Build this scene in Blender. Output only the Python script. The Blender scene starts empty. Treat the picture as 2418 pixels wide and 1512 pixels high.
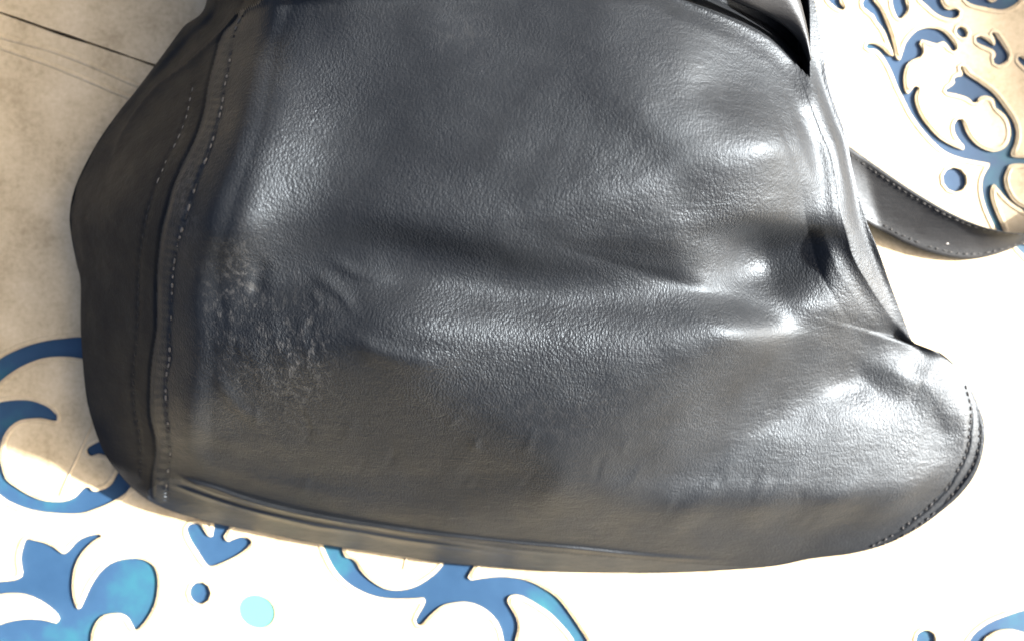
import bpy, bmesh, math, random
import numpy as np
from mathutils import Vector, Matrix
random.seed(4); np.random.seed(4)
SC = bpy.context.scene
COL = SC.collection

# ---------------------------------------------------------------- camera, sky, sun, exposure
PX = 0.34 * 36.0 / 28.3 / 2417.0        # metres on the table per sketch pixel
DCAM = 0.34                             # lens height over the table top
cam = bpy.data.cameras.new('camera'); cam_o = bpy.data.objects.new('camera', cam); COL.objects.link(cam_o)
cam.sensor_width = 36.0; cam.lens = 28.3; cam.clip_start = 0.01; cam.clip_end = 500.0
cam_o.location = (0, 0, DCAM); cam_o.rotation_euler = (0, 0, 0)
cam.dof.use_dof = True; cam.dof.focus_distance = 0.275; cam.dof.aperture_fstop = 6.5
SC.camera = cam_o

SUN_EL, SUN_AZ = math.radians(25), math.radians(7)      # azimuth from +X towards +Y
SUNV = Vector((math.cos(SUN_EL) * math.cos(SUN_AZ), math.cos(SUN_EL) * math.sin(SUN_AZ), math.sin(SUN_EL)))
w = bpy.data.worlds.new('World'); SC.world = w; w.use_nodes = True
nt = w.node_tree; bg = nt.nodes['Background']
sky = nt.nodes.new('ShaderNodeTexSky'); sky.sky_type = 'NISHITA'; sky.sun_disc = False
sky.air_density = 0.55; sky.dust_density = 9.0; sky.ozone_density = 0.0
sky.sun_elevation = SUN_EL; sky.sun_rotation = math.pi / 2 - SUN_AZ
nt.links.new(sky.outputs[0], bg.inputs[0]); bg.inputs[1].default_value = 0.065
sun = bpy.data.lights.new('sun', 'SUN'); sun.energy = 5.0; sun.angle = math.radians(2.2); sun.color = (1.0, 0.965, 0.92)
sun_o = bpy.data.objects.new('sun', sun); COL.objects.link(sun_o)
sun_o.rotation_euler = SUNV.to_track_quat('Z', 'Y').to_euler()
SC.view_settings.view_transform = 'Standard'; SC.view_settings.look = 'None'
SC.view_settings.exposure = 2.6; SC.view_settings.gamma = 1.0

# ---------------------------------------------------------------- helpers
def at(px, py, h=0.0):
    """sketch point at height h (pixels) -> metres, true perspective position"""
    z = h * PX
    k = (DCAM - z) / DCAM * PX
    return Vector(((px - 1208.5) * k, -(py - 756.0) * k, z))

def link(name, me, mat=None, parent=None):
    o = bpy.data.objects.new(name, me); COL.objects.link(o)
    if mat is not None: o.data.materials.append(mat)
    if parent is not None: o.parent = parent
    return o

def empty(name, label, cat, loc=(0, 0, 0)):
    o = bpy.data.objects.new(name, None); COL.objects.link(o); o.location = loc
    o['label'] = label; o['category'] = cat
    bpy.context.view_layer.update()
    return o

def smooth(me):
    me.polygons.foreach_set('use_smooth', [True] * len(me.polygons))

def spline(pts, step=6.0, closed=False):
    """Catmull-Rom through pts, resampled at about step"""
    P = np.array(pts, float); n = len(P); out = []
    rng = range(n) if closed else range(n - 1)
    for i in rng:
        if closed: a, b, c, d = P[i - 1], P[i], P[(i + 1) % n], P[(i + 2) % n]
        else: a, b, c, d = P[max(i - 1, 0)], P[i], P[i + 1], P[min(i + 2, n - 1)]
        m = max(1, int(np.linalg.norm(c - b) / step))
        for t in np.linspace(0, 1, m, endpoint=False):
            out.append(0.5 * ((2 * b) + (c - a) * t + (2 * a - 5 * b + 4 * c - d) * t * t + (3 * b - a - 3 * c + d) * t ** 3))
    if not closed: out.append(P[-1])
    return np.array(out)

def polydist(X, Y, pts):
    """distance to polyline, sign (+ = right hand of travel seen with y down), arc fraction"""
    P = np.array(pts, float)
    seg = np.linalg.norm(P[1:] - P[:-1], axis=1); cum = np.concatenate([[0], np.cumsum(seg)]); L = cum[-1]
    bd = np.full(X.shape, 1e9); bs = np.zeros(X.shape); bt = np.zeros(X.shape)
    for i in range(len(P) - 1):
        dx, dy = P[i + 1] - P[i]; l2 = dx * dx + dy * dy + 1e-9
        u = np.clip(((X - P[i][0]) * dx + (Y - P[i][1]) * dy) / l2, 0, 1)
        ex = X - (P[i][0] + u * dx); ey = Y - (P[i][1] + u * dy)
        d = np.sqrt(ex * ex + ey * ey); m = d < bd
        bd = np.where(m, d, bd); bs = np.where(m, np.sign(dx * (Y - P[i][1]) - dy * (X - P[i][0])), bs)
        bt = np.where(m, (cum[i] + u * seg[i]) / L, bt)
    return bd, bs, bt

# ---------------------------------------------------------------- materials
def mat(name):
    m = bpy.data.materials.new(name); m.use_nodes = True
    return m, m.node_tree, m.node_tree.nodes['Principled BSDF']
def nd(nt, t, **kw):
    n = nt.nodes.new(t)
    for k, v in kw.items():
        if k in n.inputs: n.inputs[k].default_value = v
        else: setattr(n, k, v)
    return n
def ramp(nt, fac, stops):
    r = nt.nodes.new('ShaderNodeValToRGB'); nt.links.new(fac, r.inputs[0])
    el = r.color_ramp.elements
    while len(el) < len(stops): el.new(0.5)
    for e, (p, c) in zip(el, stops): e.position = p; e.color = c if len(c) == 4 else (*c, 1)
    return r
def math_n(nt, op, a, b):
    n = nt.nodes.new('ShaderNodeMath'); n.operation = op
    for i, v in enumerate((a, b)):
        if isinstance(v, (int, float)): n.inputs[i].default_value = v
        else: nt.links.new(v, n.inputs[i])
    return n.outputs[0]

def leather(name, base=(0.0080, 0.0089, 0.0103), worn=(0.075, 0.075, 0.073), rough=0.48, grain=1.0, spec=0.32, sheen=0.012):
    m, nt, b = mat(name); L = nt.links
    tc = nd(nt, 'ShaderNodeTexCoord')
    warp = nd(nt, 'ShaderNodeTexNoise', Scale=120.0, Detail=2.0); L.new(tc.outputs['Object'], warp.inputs['Vector'])
    mixv = nd(nt, 'ShaderNodeMixRGB', blend_type='LINEAR_LIGHT'); mixv.inputs[0].default_value = 0.0016
    L.new(tc.outputs['Object'], mixv.inputs[1]); L.new(warp.outputs['Color'], mixv.inputs[2])
    st = nd(nt, 'ShaderNodeMapping'); st.inputs['Rotation'].default_value = (0, 0, math.radians(35)); st.inputs['Scale'].default_value = (1, 0.62, 1)
    L.new(mixv.outputs[0], st.inputs['Vector'])
    v1 = nd(nt, 'ShaderNodeTexVoronoi', Scale=1350.0); L.new(st.outputs[0], v1.inputs['Vector'])
    v2 = nd(nt, 'ShaderNodeTexVoronoi', Scale=2700.0); L.new(mixv.outputs[0], v2.inputs['Vector'])
    pores = math_n(nt, 'ADD', math_n(nt, 'MULTIPLY', v1.outputs['Distance'], 0.9), math_n(nt, 'MULTIPLY', v2.outputs['Distance'], 0.35))
    big = nd(nt, 'ShaderNodeTexNoise', Scale=26.0, Detail=4.0, Roughness=0.6); L.new(tc.outputs['Object'], big.inputs['Vector'])
    amt = ramp(nt, big.outputs['Fac'], [(0.33, (0.3, 0.3, 0.3)), (0.66, (1, 1, 1))])
    at_g = nd(nt, 'ShaderNodeAttribute', attribute_name='grain')
    at_w = nd(nt, 'ShaderNodeAttribute', attribute_name='wear')
    grain_amt = math_n(nt, 'MULTIPLY', amt.outputs[0], math_n(nt, 'ADD', at_g.outputs['Fac'], 0.35))
    # fine stretched wrinkles
    mp = nd(nt, 'ShaderNodeMapping'); mp.inputs['Rotation'].default_value = (0, 0, math.radians(-38)); mp.inputs['Scale'].default_value = (90, 420, 200)
    L.new(mixv.outputs[0], mp.inputs['Vector'])
    wr = nd(nt, 'ShaderNodeTexNoise', Scale=1.0, Detail=5.0, Roughness=0.62); L.new(mp.outputs[0], wr.inputs['Vector'])
    wr2 = nd(nt, 'ShaderNodeTexNoise', Scale=55.0, Detail=6.0, Roughness=0.6); L.new(tc.outputs['Object'], wr2.inputs['Vector'])
    b1 = nd(nt, 'ShaderNodeBump', Distance=0.0011); L.new(wr2.outputs['Fac'], b1.inputs['Height']); b1.inputs['Strength'].default_value = 0.2
    b2 = nd(nt, 'ShaderNodeBump', Distance=0.0004); L.new(wr.outputs['Fac'], b2.inputs['Height']); b2.inputs['Strength'].default_value = 0.55
    L.new(b1.outputs[0], b2.inputs['Normal'])
    b3 = nd(nt, 'ShaderNodeBump', Distance=0.00021 * grain); L.new(pores, b3.inputs['Height'])
    b3.invert = True
    L.new(grain_amt, b3.inputs['Strength']); L.new(b2.outputs[0], b3.inputs['Normal'])
    L.new(b3.outputs[0], b.inputs['Normal'])
    # wear: rubbed threads in the cracks
    wn = nd(nt, 'ShaderNodeTexNoise', Scale=420.0, Detail=4.0, Roughness=0.7); L.new(st.outputs[0], wn.inputs['Vector'])
    wm = ramp(nt, wn.outputs['Fac'], [(0.50, (0, 0, 0)), (0.62, (1, 1, 1))])
    wfac = math_n(nt, 'MULTIPLY', wm.outputs[0], at_w.outputs['Fac'])
    tone = ramp(nt, big.outputs['Fac'], [(0.3, tuple(c * 0.8 for c in base)), (0.7, tuple(c * 1.25 for c in base))])
    mx = nd(nt, 'ShaderNodeMixRGB'); L.new(wfac, mx.inputs[0]); L.new(tone.outputs[0], mx.inputs[1]); mx.inputs[2].default_value = (*worn, 1)
    L.new(mx.outputs[0], b.inputs['Base Color'])
    rr = ramp(nt, wr2.outputs['Fac'], [(0.3, (rough - 0.07,) * 3), (0.7, (rough + 0.10,) * 3)])
    L.new(rr.outputs[0], b.inputs['Roughness'])
    b.inputs['Specular IOR Level'].default_value = spec
    b.inputs['Specular Tint'].default_value = (0.74, 0.87, 1.0, 1)
    b.inputs['Sheen Weight'].default_value = sheen; b.inputs['Sheen Roughness'].default_value = 0.45; b.inputs['Sheen Tint'].default_value = (0.8, 0.9, 1.0, 1)
    return m

M_LEATHER = leather('black_leather')
M_LEATHER_G = leather('matte_black_leather', base=(0.0075, 0.007, 0.0065), rough=0.58, grain=0.5, spec=0.2, sheen=0.0)
M_LEATHER_B = leather('black_leather_base', rough=0.42, grain=0.3, spec=0.55)
M_LEATHER_S = leather('black_leather_trim', rough=0.46, grain=0.6)
M_STRAP = leather('black_leather_strap', base=(0.020, 0.019, 0.018), rough=0.45, grain=0.35)
m, nt, b = mat('worn_thread'); b.inputs['Base Color'].default_value = (0.11, 0.107, 0.098, 1); b.inputs['Roughness'].default_value = 0.75; M_THREAD = m
m, nt, b = mat('grey_thread'); b.inputs['Base Color'].default_value = (0.022, 0.021, 0.020, 1); b.inputs['Roughness'].default_value = 0.7; M_STRAP_THREAD = m
m, nt, b = mat('dark_thread'); b.inputs['Base Color'].default_value = (0.015, 0.015, 0.016, 1); b.inputs['Roughness'].default_value = 0.7; M_THREAD_D = m
m, nt, b = mat('dull_rivet'); b.inputs['Base Color'].default_value = (0.45, 0.44, 0.42, 1); b.inputs['Metallic'].default_value = 0.6; b.inputs['Roughness'].default_value = 0.45; M_RIVET = m

def plate_mat(name, dark=1.0):
    m, nt, b = mat(name); L = nt.links
    tc = nd(nt, 'ShaderNodeTexCoord')
    n1 = nd(nt, 'ShaderNodeTexNoise', Scale=45.0, Detail=6.0, Roughness=0.6); L.new(tc.outputs['Object'], n1.inputs['Vector'])
    n2 = nd(nt, 'ShaderNodeTexNoise', Scale=420.0, Detail=4.0, Roughness=0.65); L.new(tc.outputs['Object'], n2.inputs['Vector'])
    f = math_n(nt, 'ADD', math_n(nt, 'MULTIPLY', n1.outputs['Fac'], 0.6), math_n(nt, 'MULTIPLY', n2.outputs['Fac'], 0.4))
    c = ramp(nt, f, [(0.30, (0.31, 0.245, 0.145)), (0.5, (0.50, 0.415, 0.265)), (0.70, (0.63, 0.535, 0.37))])
    mx = nd(nt, 'ShaderNodeMixRGB', blend_type='MULTIPLY'); mx.inputs[0].default_value = 1.0
    L.new(c.outputs[0], mx.inputs[1]); mx.inputs[2].default_value = (dark, dark, dark, 1)
    L.new(mx.outputs[0], b.inputs['Base Color'])
    b.inputs['Roughness'].default_value = 0.5
    bp = nd(nt, 'ShaderNodeBump', Distance=0.0004, Strength=0.4); L.new(f, bp.inputs['Height']); L.new(bp.outputs[0], b.inputs['Normal'])
    return m
M_PLATE = plate_mat('beige_painted_metal')
m, nt, b = mat('blue_glaze'); L = nt.links
tc = nd(nt, 'ShaderNodeTexCoord')
n1 = nd(nt, 'ShaderNodeTexNoise', Scale=16.0, Detail=3.0, Roughness=0.5); L.new(tc.outputs['Object'], n1.inputs['Vector'])
n2 = nd(nt, 'ShaderNodeTexNoise', Scale=190.0, Detail=4.0); L.new(tc.outputs['Object'], n2.inputs['Vector'])
f = math_n(nt, 'ADD', math_n(nt, 'MULTIPLY', n1.outputs['Fac'], 0.85), math_n(nt, 'MULTIPLY', n2.outputs['Fac'], 0.15))
c = ramp(nt, f, [(0.36, (0.016, 0.045, 0.095)), (0.52, (0.023, 0.060, 0.120)), (0.62, (0.024, 0.10, 0.14)), (0.72, (0.06, 0.18, 0.185))])
L.new(c.outputs[0], b.inputs['Base Color']); b.inputs['Roughness'].default_value = 0.5; b.inputs['Specular IOR Level'].default_value = 0.22; M_BLUE = m
m, nt, b = mat('turquoise_stain'); L = nt.links
tc = nd(nt, 'ShaderNodeTexCoord'); n1 = nd(nt, 'ShaderNodeTexNoise', Scale=110.0, Detail=5.0); L.new(tc.outputs['Object'], n1.inputs['Vector'])
vm = nd(nt, 'ShaderNodeVectorMath', operation='DISTANCE'); L.new(tc.outputs['Object'], vm.inputs[0]); vm.inputs[1].default_value = tuple(at(602, 1446, 0))
f = math_n(nt, 'ADD', math_n(nt, 'MULTIPLY', vm.outputs['Value'], 0.5 / (44 * PX)), math_n(nt, 'MULTIPLY', n1.outputs['Fac'], 0.28))
c = ramp(nt, f, [(0.62, (0.09, 0.26, 0.22)), (0.95, (0.50, 0.415, 0.265))])
L.new(c.outputs[0], b.inputs['Base Color']); b.inputs['Roughness'].default_value = 0.5; M_TURQ = m
m, nt, b = mat('groove_dark'); b.inputs['Base Color'].default_value = (0.03, 0.026, 0.02, 1); b.inputs['Roughness'].default_value = 0.9; M_GROOVE = m
m, nt, b = mat('grey_paving'); L = nt.links
n1 = nd(nt, 'ShaderNodeTexNoise', Scale=9.0, Detail=6.0); c = ramp(nt, n1.outputs['Fac'], [(0.3, (0.045, 0.042, 0.04)), (0.7, (0.075, 0.07, 0.065))])
L.new(c.outputs[0], b.inputs['Base Color']); b.inputs['Roughness'].default_value = 0.9; M_PAVE = m
m, nt, b = mat('brown_wood'); L = nt.links
n1 = nd(nt, 'ShaderNodeTexNoise', Scale=30.0, Detail=6.0); c = ramp(nt, n1.outputs['Fac'], [(0.3, (0.10, 0.06, 0.035)), (0.7, (0.17, 0.11, 0.065))])
L.new(c.outputs[0], b.inputs['Base Color']); b.inputs['Roughness'].default_value = 0.6; M_WOOD = m

# ---------------------------------------------------------------- ground
me = bpy.data.meshes.new('ground'); S = 150.0; GZ = -0.74
me.from_pydata([(-S, -S, GZ), (S, -S, GZ), (S, S, GZ), (-S, S, GZ)], [], [(0, 1, 2, 3)])
g = link('ground', me, M_PAVE); g['kind'] = 'structure'

# ---------------------------------------------------------------- table with scroll inlays
def zm(pts, k, ox, oy): return [(ox + x * k, oy + y * k) for x, y in pts]
def ell(cx, cy, rx, ry, rot=0, n=20):
    c, s = math.cos(rot), math.sin(rot)
    return [(cx + rx * math.cos(t) * c - ry * math.sin(t) * s, cy + rx * math.cos(t) * s + ry * math.sin(t) * c) for t in np.linspace(0, 2 * math.pi, n, endpoint=False)]
K7 = 0.2727; K8 = 0.3223; K6 = 0.3568
HOLES = []
HOLES.append([(290,838),(240,806),(192,795),(150,798),(100,805),(50,820),(0,845),(-40,885),(-70,950),(-75,1030),(-60,1090),(-25,1145),(0,1170),(30,1188),(75,1203),(125,1210),(185,1211),(225,1200),(270,1180),(310,1150),(335,1115),(300,1085),(278,1113),(260,1143),(240,1155),(220,1158),(208,1148),(192,1155),(175,1173),(150,1182),(110,1181),(75,1170),(40,1150),(15,1130),(4,1100),(0,1070),(3,1045),(10,1025),(25,1005),(50,990),(90,986),(120,991),(136,992),(138,984),(128,973),(110,958),(75,945),(40,943),(0,948),(-15,955),(-18,930),(0,900),(40,870),(75,853),(110,843),(150,841),(192,846),(240,862),(280,890)])
HOLES.append([(203,1061),(212,1052),(232,1042),(262,1030),(290,1020),(290,1070),(250,1074),(232,1070),(212,1075)])
HOLES.append(zm([(-80,640),(0,632),(90,625),(165,605),(185,560),(170,450),(185,350),(225,265),(300,275),(380,295),(460,330),(520,375),(560,390),(600,355),(660,290),(740,245),(820,225),(890,228),(800,290),(720,370),(665,460),(635,560),(625,680),(640,790),(680,870),(720,800),(770,690),(840,580),(920,500),(1020,450),(1150,430),(1250,445),(1330,500),(1365,600),(1360,740),(1330,850),(1270,960),(1200,1040),(1165,1055),(1140,1020),(1100,950),(1040,915),(980,910),(900,925),(840,975),(800,1060),(788,1147),(785,1300),(400,1340),(-100,1300),(-100,1050),(0,1005),(60,985),(150,965),(260,955),(380,965),(490,990),(505,960),(480,910),(400,840),(300,780),(200,745),(100,735),(0,742),(-80,760)], K7, 0, 1199))
HOLES.append(zm([(1610,180),(1640,140),(1690,128),(1735,140),(1770,190),(1800,235),(1830,245),(1850,140),(1860,80),(1980,100),(1985,165),(1940,240),(1970,285),(2010,270),(2080,248),(2140,255),(2180,285),(2120,360),(2020,425),(1900,480),(1840,500),(1790,495),(1740,430),(1690,350),(1640,270)], K7, 0, 1199))
HOLES.append(ell(471, 1398.6, 25, 26))
HOLES.append(zm([(130,100),(130,170),(150,230),(200,330),(260,410),(330,470),(420,520),(520,555),(640,570),(780,568),(870,565),(882,590),(860,640),(830,690),(805,745),(840,765),(870,745),(920,690),(1000,625),(1080,600),(1180,595),(1280,625),(1370,690),(1430,780),(1455,878),(1470,1000),(1540,1000),(1542,878),(1562,790),(1555,720),(1520,650),(1490,600),(1490,560),(1530,540),(1600,555),(1700,610),(1800,680),(1880,760),(1940,830),(1980,900),(2010,1000),(2120,1000),(2075,880),(2020,790),(1940,670),(1850,560),(1750,490),(1650,440),(1550,415),(1430,405),(1320,415),(1215,430),(1195,410),(1230,350),(1265,290),(1250,240),(1020,240),(1018,305),(970,370),(880,440),(790,485),(680,505),(580,490),(480,430),(410,360),(378,305),(340,272),(300,262),(275,205),(250,110)], K8, 719.4, 1229))
HOLES.append([(2288,1511),(2305,1490),(2333,1470),(2368,1455),(2417,1439),(2470,1430),(2530,1440),(2530,1520),(2470,1500),(2417,1492),(2388,1485),(2358,1487),(2338,1497),(2323,1511),(2300,1560),(2260,1560)])
HOLES.append(ell(2185, 1508, 23, 22))
HOLES.append(zm([(335,315),(360,290),(410,290),(460,315),(500,355),(535,370),(520,320),(500,270),(470,200),(420,135),(408,105),(370,75),(325,35),(340,0),(345,-60),(395,-60),(405,0),(450,60),(490,150),(520,230),(545,330),(550,370),(575,400),(595,350),(615,290),(660,230),(710,195),(780,185),(850,200),(910,250),(950,310),(950,345),(920,335),(890,295),(860,275),(825,290),(780,280),(720,265),(710,290),(730,330),(720,370),(660,400),(625,430),(605,500),(610,580),(630,620),(650,600),(680,570),(718,570),(700,590),(680,640),(690,700),(720,770),(780,850),(850,920),(940,970),(1000,990),(1000,965),(970,930),(940,880),(935,830),(960,790),(990,790),(1005,830),(1030,890),(1090,960),(1170,1000),(1230,1000),(1280,970),(1305,920),(1310,860),(1290,790),(1250,740),(1210,715),(1205,680),(1190,650),(1140,635),(1100,650),(1085,690),(1060,680),(1030,650),(960,625),(870,605),(920,570),(940,545),(930,515),(990,500),(985,470),(965,430),(985,430),(1020,490),(1110,550),(1200,620),(1270,710),(1330,800),(1350,880),(1340,950),(1315,1030),(1400,1045),(1480,1050),(1480,1090),(1400,1085),(1310,1090),(1285,1130),(1268,1190),(1290,1270),(1340,1340),(1400,1375),(1480,1400),(1480,1450),(1390,1390),(1300,1330),(1200,1220),(1185,1235),(1180,1290),(1200,1370),(1260,1510),(1280,1560),(1240,1560),(1180,1450),(1140,1350),(1120,1250),(1130,1170),(1170,1100),(1170,1082),(1080,1065),(980,1045),(880,1005),(800,940),(720,850),(650,750),(600,650),(560,570),(520,470),(470,380),(420,330),(360,327)], K6, 1918.4, 0))
HOLES.append(zm([(525,0),(530,40),(550,95),(578,130),(630,65),(620,20),(600,-40),(530,-40)], K6, 1918.4, 0))
HOLES.append(zm([(100,0),(130,30),(170,60),(222,66),(200,40),(180,10),(175,-40),(90,-40)], K6, 1918.4, 0))
HOLES.append(zm([(715,0),(760,40),(810,85),(870,115),(930,122),(967,105),(970,75),(945,60),(900,65),(870,45),(850,5),(840,-40),(700,-40)], K6, 1918.4, 0))
HOLES.append(zm(ell(985, 214, 42, 30, 0.8, 16), K6, 1918.4, 0))
HOLES.append(zm([(1070,245),(1110,240),(1170,275),(1205,300),(1200,250),(1172,212),(1195,205),(1240,270),(1290,350),(1292,390),(1260,420),(1215,432),(1185,405),(1210,375),(1205,345),(1185,325),(1130,303),(1080,278)], K6, 1918.4, 0))
HOLES.append(zm([(1010,0),(1060,30),(1150,50),(1250,65),(1320,40),(1370,0),(1380,-60),(1240,-60),(1215,5),(1190,15),(1160,0),(1140,-60),(1010,-50)], K6, 1918.4, 0))
HOLES.append(zm([(1345,375),(1370,368),(1440,420),(1490,460),(1450,475),(1380,425)], K6, 1918.4, 0))
HOLES.append(ell(2253, 424.6, 30, 27, 0.9))
HOLES.append([(2395,575),(2450,590),(2460,650),(2425,610)])
HOLES = [spline(h, 5.0, True) for h in HOLES]
BLOB = spline(ell(606, 1442, 44, 38, 0.5, 14), 5.0, True)
ALLH = HOLES + [BLOB]

def curve_mesh(name, loops, z, extrude=0.0, bevel=0.0):
    cu = bpy.data.curves.new(name, 'CURVE'); cu.dimensions = '2D'; cu.fill_mode = 'BOTH' if extrude else 'FRONT'
    cu.extrude = extrude; cu.bevel_depth = bevel; cu.bevel_resolution = 1
    for lp in loops:
        sp = cu.splines.new('POLY'); sp.points.add(len(lp) - 1); sp.use_cyclic_u = True
        co = []
        for p in lp: co += [p[0], p[1], 0, 1]
        sp.points.foreach_set('co', co)
    o = bpy.data.objects.new(name, cu); COL.objects.link(o)
    bpy.context.view_layer.update()
    me = bpy.data.meshes.new_from_object(o.evaluated_get(bpy.context.evaluated_depsgraph_get()))
    bpy.data.objects.remove(o); bpy.data.curves.remove(cu)
    me.transform(Matrix.Translation((0, 0, z))); me.materials.clear()
    return me

def metres(lp): return [(at(x, y).x, at(x, y).y) for x, y in lp]

table = empty('patio_table', 'beige metal table top with recessed blue scroll inlays under the black bag', 'table')
TH = 0.003; SINK = 0.0009
RIM = [(-0.262, -0.42), (0.62, -0.42), (0.62, 0.52), (-0.262, 0.52)]
SLIT = spline([(-230,-32),(-120,-6),(0,30),(120,72),(240,112),(365,155),(600,232),(900,330)], 10)
tn = np.gradient(SLIT, axis=0); tn /= np.linalg.norm(tn, axis=1)[:, None]; nrm = np.stack([-tn[:, 1], tn[:, 0]], 1)
slit_w = 3.0 + 0.9 * np.sin(np.arange(len(SLIT)) * 0.21) + 0.5 * np.sin(np.arange(len(SLIT)) * 0.53)
slit_loop = np.concatenate([SLIT + nrm * slit_w[:, None], (SLIT - nrm * slit_w[:, None])[::-1]])
me = curve_mesh('tabletop', [RIM] + [metres(h) for h in ALLH] + [metres(slit_loop)], -TH / 2, TH / 2)
top = link('tabletop', me, M_PLATE, table)

def tube(name, pts3, rad, sides=8, closed=False, flat=1.0, mat_=None, parent=None, taper=None):
    n = len(pts3); P = [Vector(p) for p in pts3]; vs = []; fs = []
    for i in range(n):
        a = P[i - 1] if (closed or i > 0) else P[i]; b_ = P[(i + 1) % n] if (closed or i < n - 1) else P[i]
        t = (b_ - a).normalized(); up = Vector((0, 0, 1)); s = t.cross(up)
        s = s.normalized() if s.length > 1e-6 else Vector((1, 0, 0)); u = s.cross(t).normalized()
        r = rad if taper is None else rad * taper[i]
        for k in range(sides):
            an = 2 * math.pi * k / sides
            vs.append(P[i] + s * (math.cos(an) * r) + u * (math.sin(an) * r * flat))
    for i in range(n if closed else n - 1):
        for k in range(sides):
            j = (i + 1) % n
            fs.append((i * sides + k, i * sides + (k + 1) % sides, j * sides + (k + 1) % sides, j * sides + k))
    if not closed:
        fs.append(tuple(range(sides))[::-1]); fs.append(tuple((n - 1) * sides + k for k in range(sides)))
    me = bpy.data.meshes.new(name); me.from_pydata(vs, [], fs); me.update(); smooth(me)
    return link(name, me, mat_, parent)

def area2(lp): x, y = lp[:, 0], lp[:, 1]; return np.sum(x * np.roll(y, -1) - y * np.roll(x, -1))
for lp in ALLH:
    mt = M_TURQ if lp is BLOB else M_BLUE
    me = curve_mesh('scroll_inlay', [metres(lp)], -SINK if lp is not BLOB else -0.0003)
    o = link('scroll_inlay', me, mt, table)
    t = np.roll(lp, -1, 0) - np.roll(lp, 1, 0); t /= np.linalg.norm(t, axis=1)[:, None] + 1e-9
    nn = np.stack([t[:, 1], -t[:, 0]], 1) * (1 if area2(lp) > 0 else -1)
    rp = lp + nn * 7.0
    for _ in range(3): rp = 0.5 * rp + 0.25 * (np.roll(rp, 1, 0) + np.roll(rp, -1, 0))
    rp = rp[::2]
    if lp is not BLOB: tube('raised_rim', [at(x, y, 0.2) for x, y in rp], 4.4 * PX, 8, True, 0.3, M_PLATE, o)
for pts in ([(-235,24),(-100,52),(0,86),(130,122),(240,165),(330,205),(500,270)], [(-235,44),(-100,74),(0,112),(110,150),(220,195),(310,232),(480,292)]):
    tube('embossed_bead', [at(x, y, 0.0) for x, y in spline(pts, 10)], 6.0 * PX, 8, False, 0.35, M_PLATE, table)
for pts in ([(222,985),(210,1012),(190,1060),(165,1115),(143,1166)], [(960,1300),(958,1318),(953,1342)], [(318,1140),(302,1160),(296,1172)]):
    tube('leaf_vein', [at(x, y, 0.0) for x, y in spline(pts, 6)], 3.0 * PX, 6, False, 0.7, M_PLATE, table)
# underside sheet below the slit, legs and apron
me = curve_mesh('under_sheet', [[(-0.255, -0.41), (0.61, -0.41), (0.61, 0.51), (-0.255, 0.51)]], -TH - 0.001)
link('under_sheet', me, M_GROOVE, table)
for lx in (-0.22, 0.57):
    for ly in (-0.37, 0.47):
        tube('leg', [(lx, ly, -TH - 0.002), (lx * 1.02, ly * 1.02, -0.4), (lx * 1.05, ly * 1.05, GZ)], 0.017, 12, False, 1.0, M_PLATE, table)

# ---------------------------------------------------------------- the bag: one height field over its outline
OUT = [(490,-760,200),(478,-220,150),(488,0,120),(432,65,115),(381,134,110),(321,214,105),(276,270,100),(225,345,95),(180,435,95),(165,500,95),(167,550,95),(180,620,92),(190,665,90),(190,750,90),(192,805,90),(200,905,88),(210,965,86),(230,1030,92),(250,1075,82),(280,1115,72),(310,1148,52),(350,1179,42),(400,1203,34),(450,1218,30),(500,1233,24),(600,1252,24),(754,1283,24),(854,1298,24),(954,1313,24),(1054,1328,24),(1154,1336,24),(1308,1348,24),(1458,1351,24),(1608,1350,24),(1812,1337,24),(1913,1318,30),(2013,1305,36),(2093,1283,44),(2163,1248,56),(2213,1213,60),(2263,1170,64),(2298,1125,70),(2318,1075,76),(2325,1015,80),(2313,965,84),(2288,910,88),(2253,860,92),(2208,825,118),(2158,809,132),(2138,765,150),(2103,675,190),(2073,590,240),(2043,515,265),(2013,400,290),(1998,325,300),(1973,255,310),(1953,190,320),(1941,100,325),(1928,25,330),(1915,-40,330),(1890,-260,330),(1800,-700,300),(1300,-800,250)]
CX, CY = 1250.0, 560.0
O3 = spline([(x, y, z) for x, y, z in OUT], 4.0, True)
th = np.arctan2(O3[:, 1] - CY, O3[:, 0] - CX); rr = np.hypot(O3[:, 0] - CX, O3[:, 1] - CY)
o_ = np.argsort(th); th, rr, hz = th[o_], rr[o_], O3[o_, 2]
NA, NR = 1150, 270
A = np.linspace(-math.pi, math.pi, NA, endpoint=False)
RA = np.interp(A, np.r_[th - 2 * math.pi, th, th + 2 * math.pi], np.tile(rr, 3))
HS = np.interp(A, np.r_[th - 2 * math.pi, th, th + 2 * math.pi], np.tile(hz, 3))
u = np.linspace(0, 1, NR + 1)[1:]; T = 1 - (1 - u) ** 1.25
RS = RA.copy()
for _ in range(500): RS = 0.5 * RS + 0.25 * (np.roll(RS, 1) + np.roll(RS, -1))
RAD = np.outer(T, RS) + np.outer(T ** 9, RA - RS)      # even rays inside, true outline at the rim
X = CX + RAD * np.cos(A)[None]; Y = CY + RAD * np.sin(A)[None]

def sstep(x, a, b): t = np.clip((x - a) / (b - a), 0, 1); return t * t * (3 - 2 * t)
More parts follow.
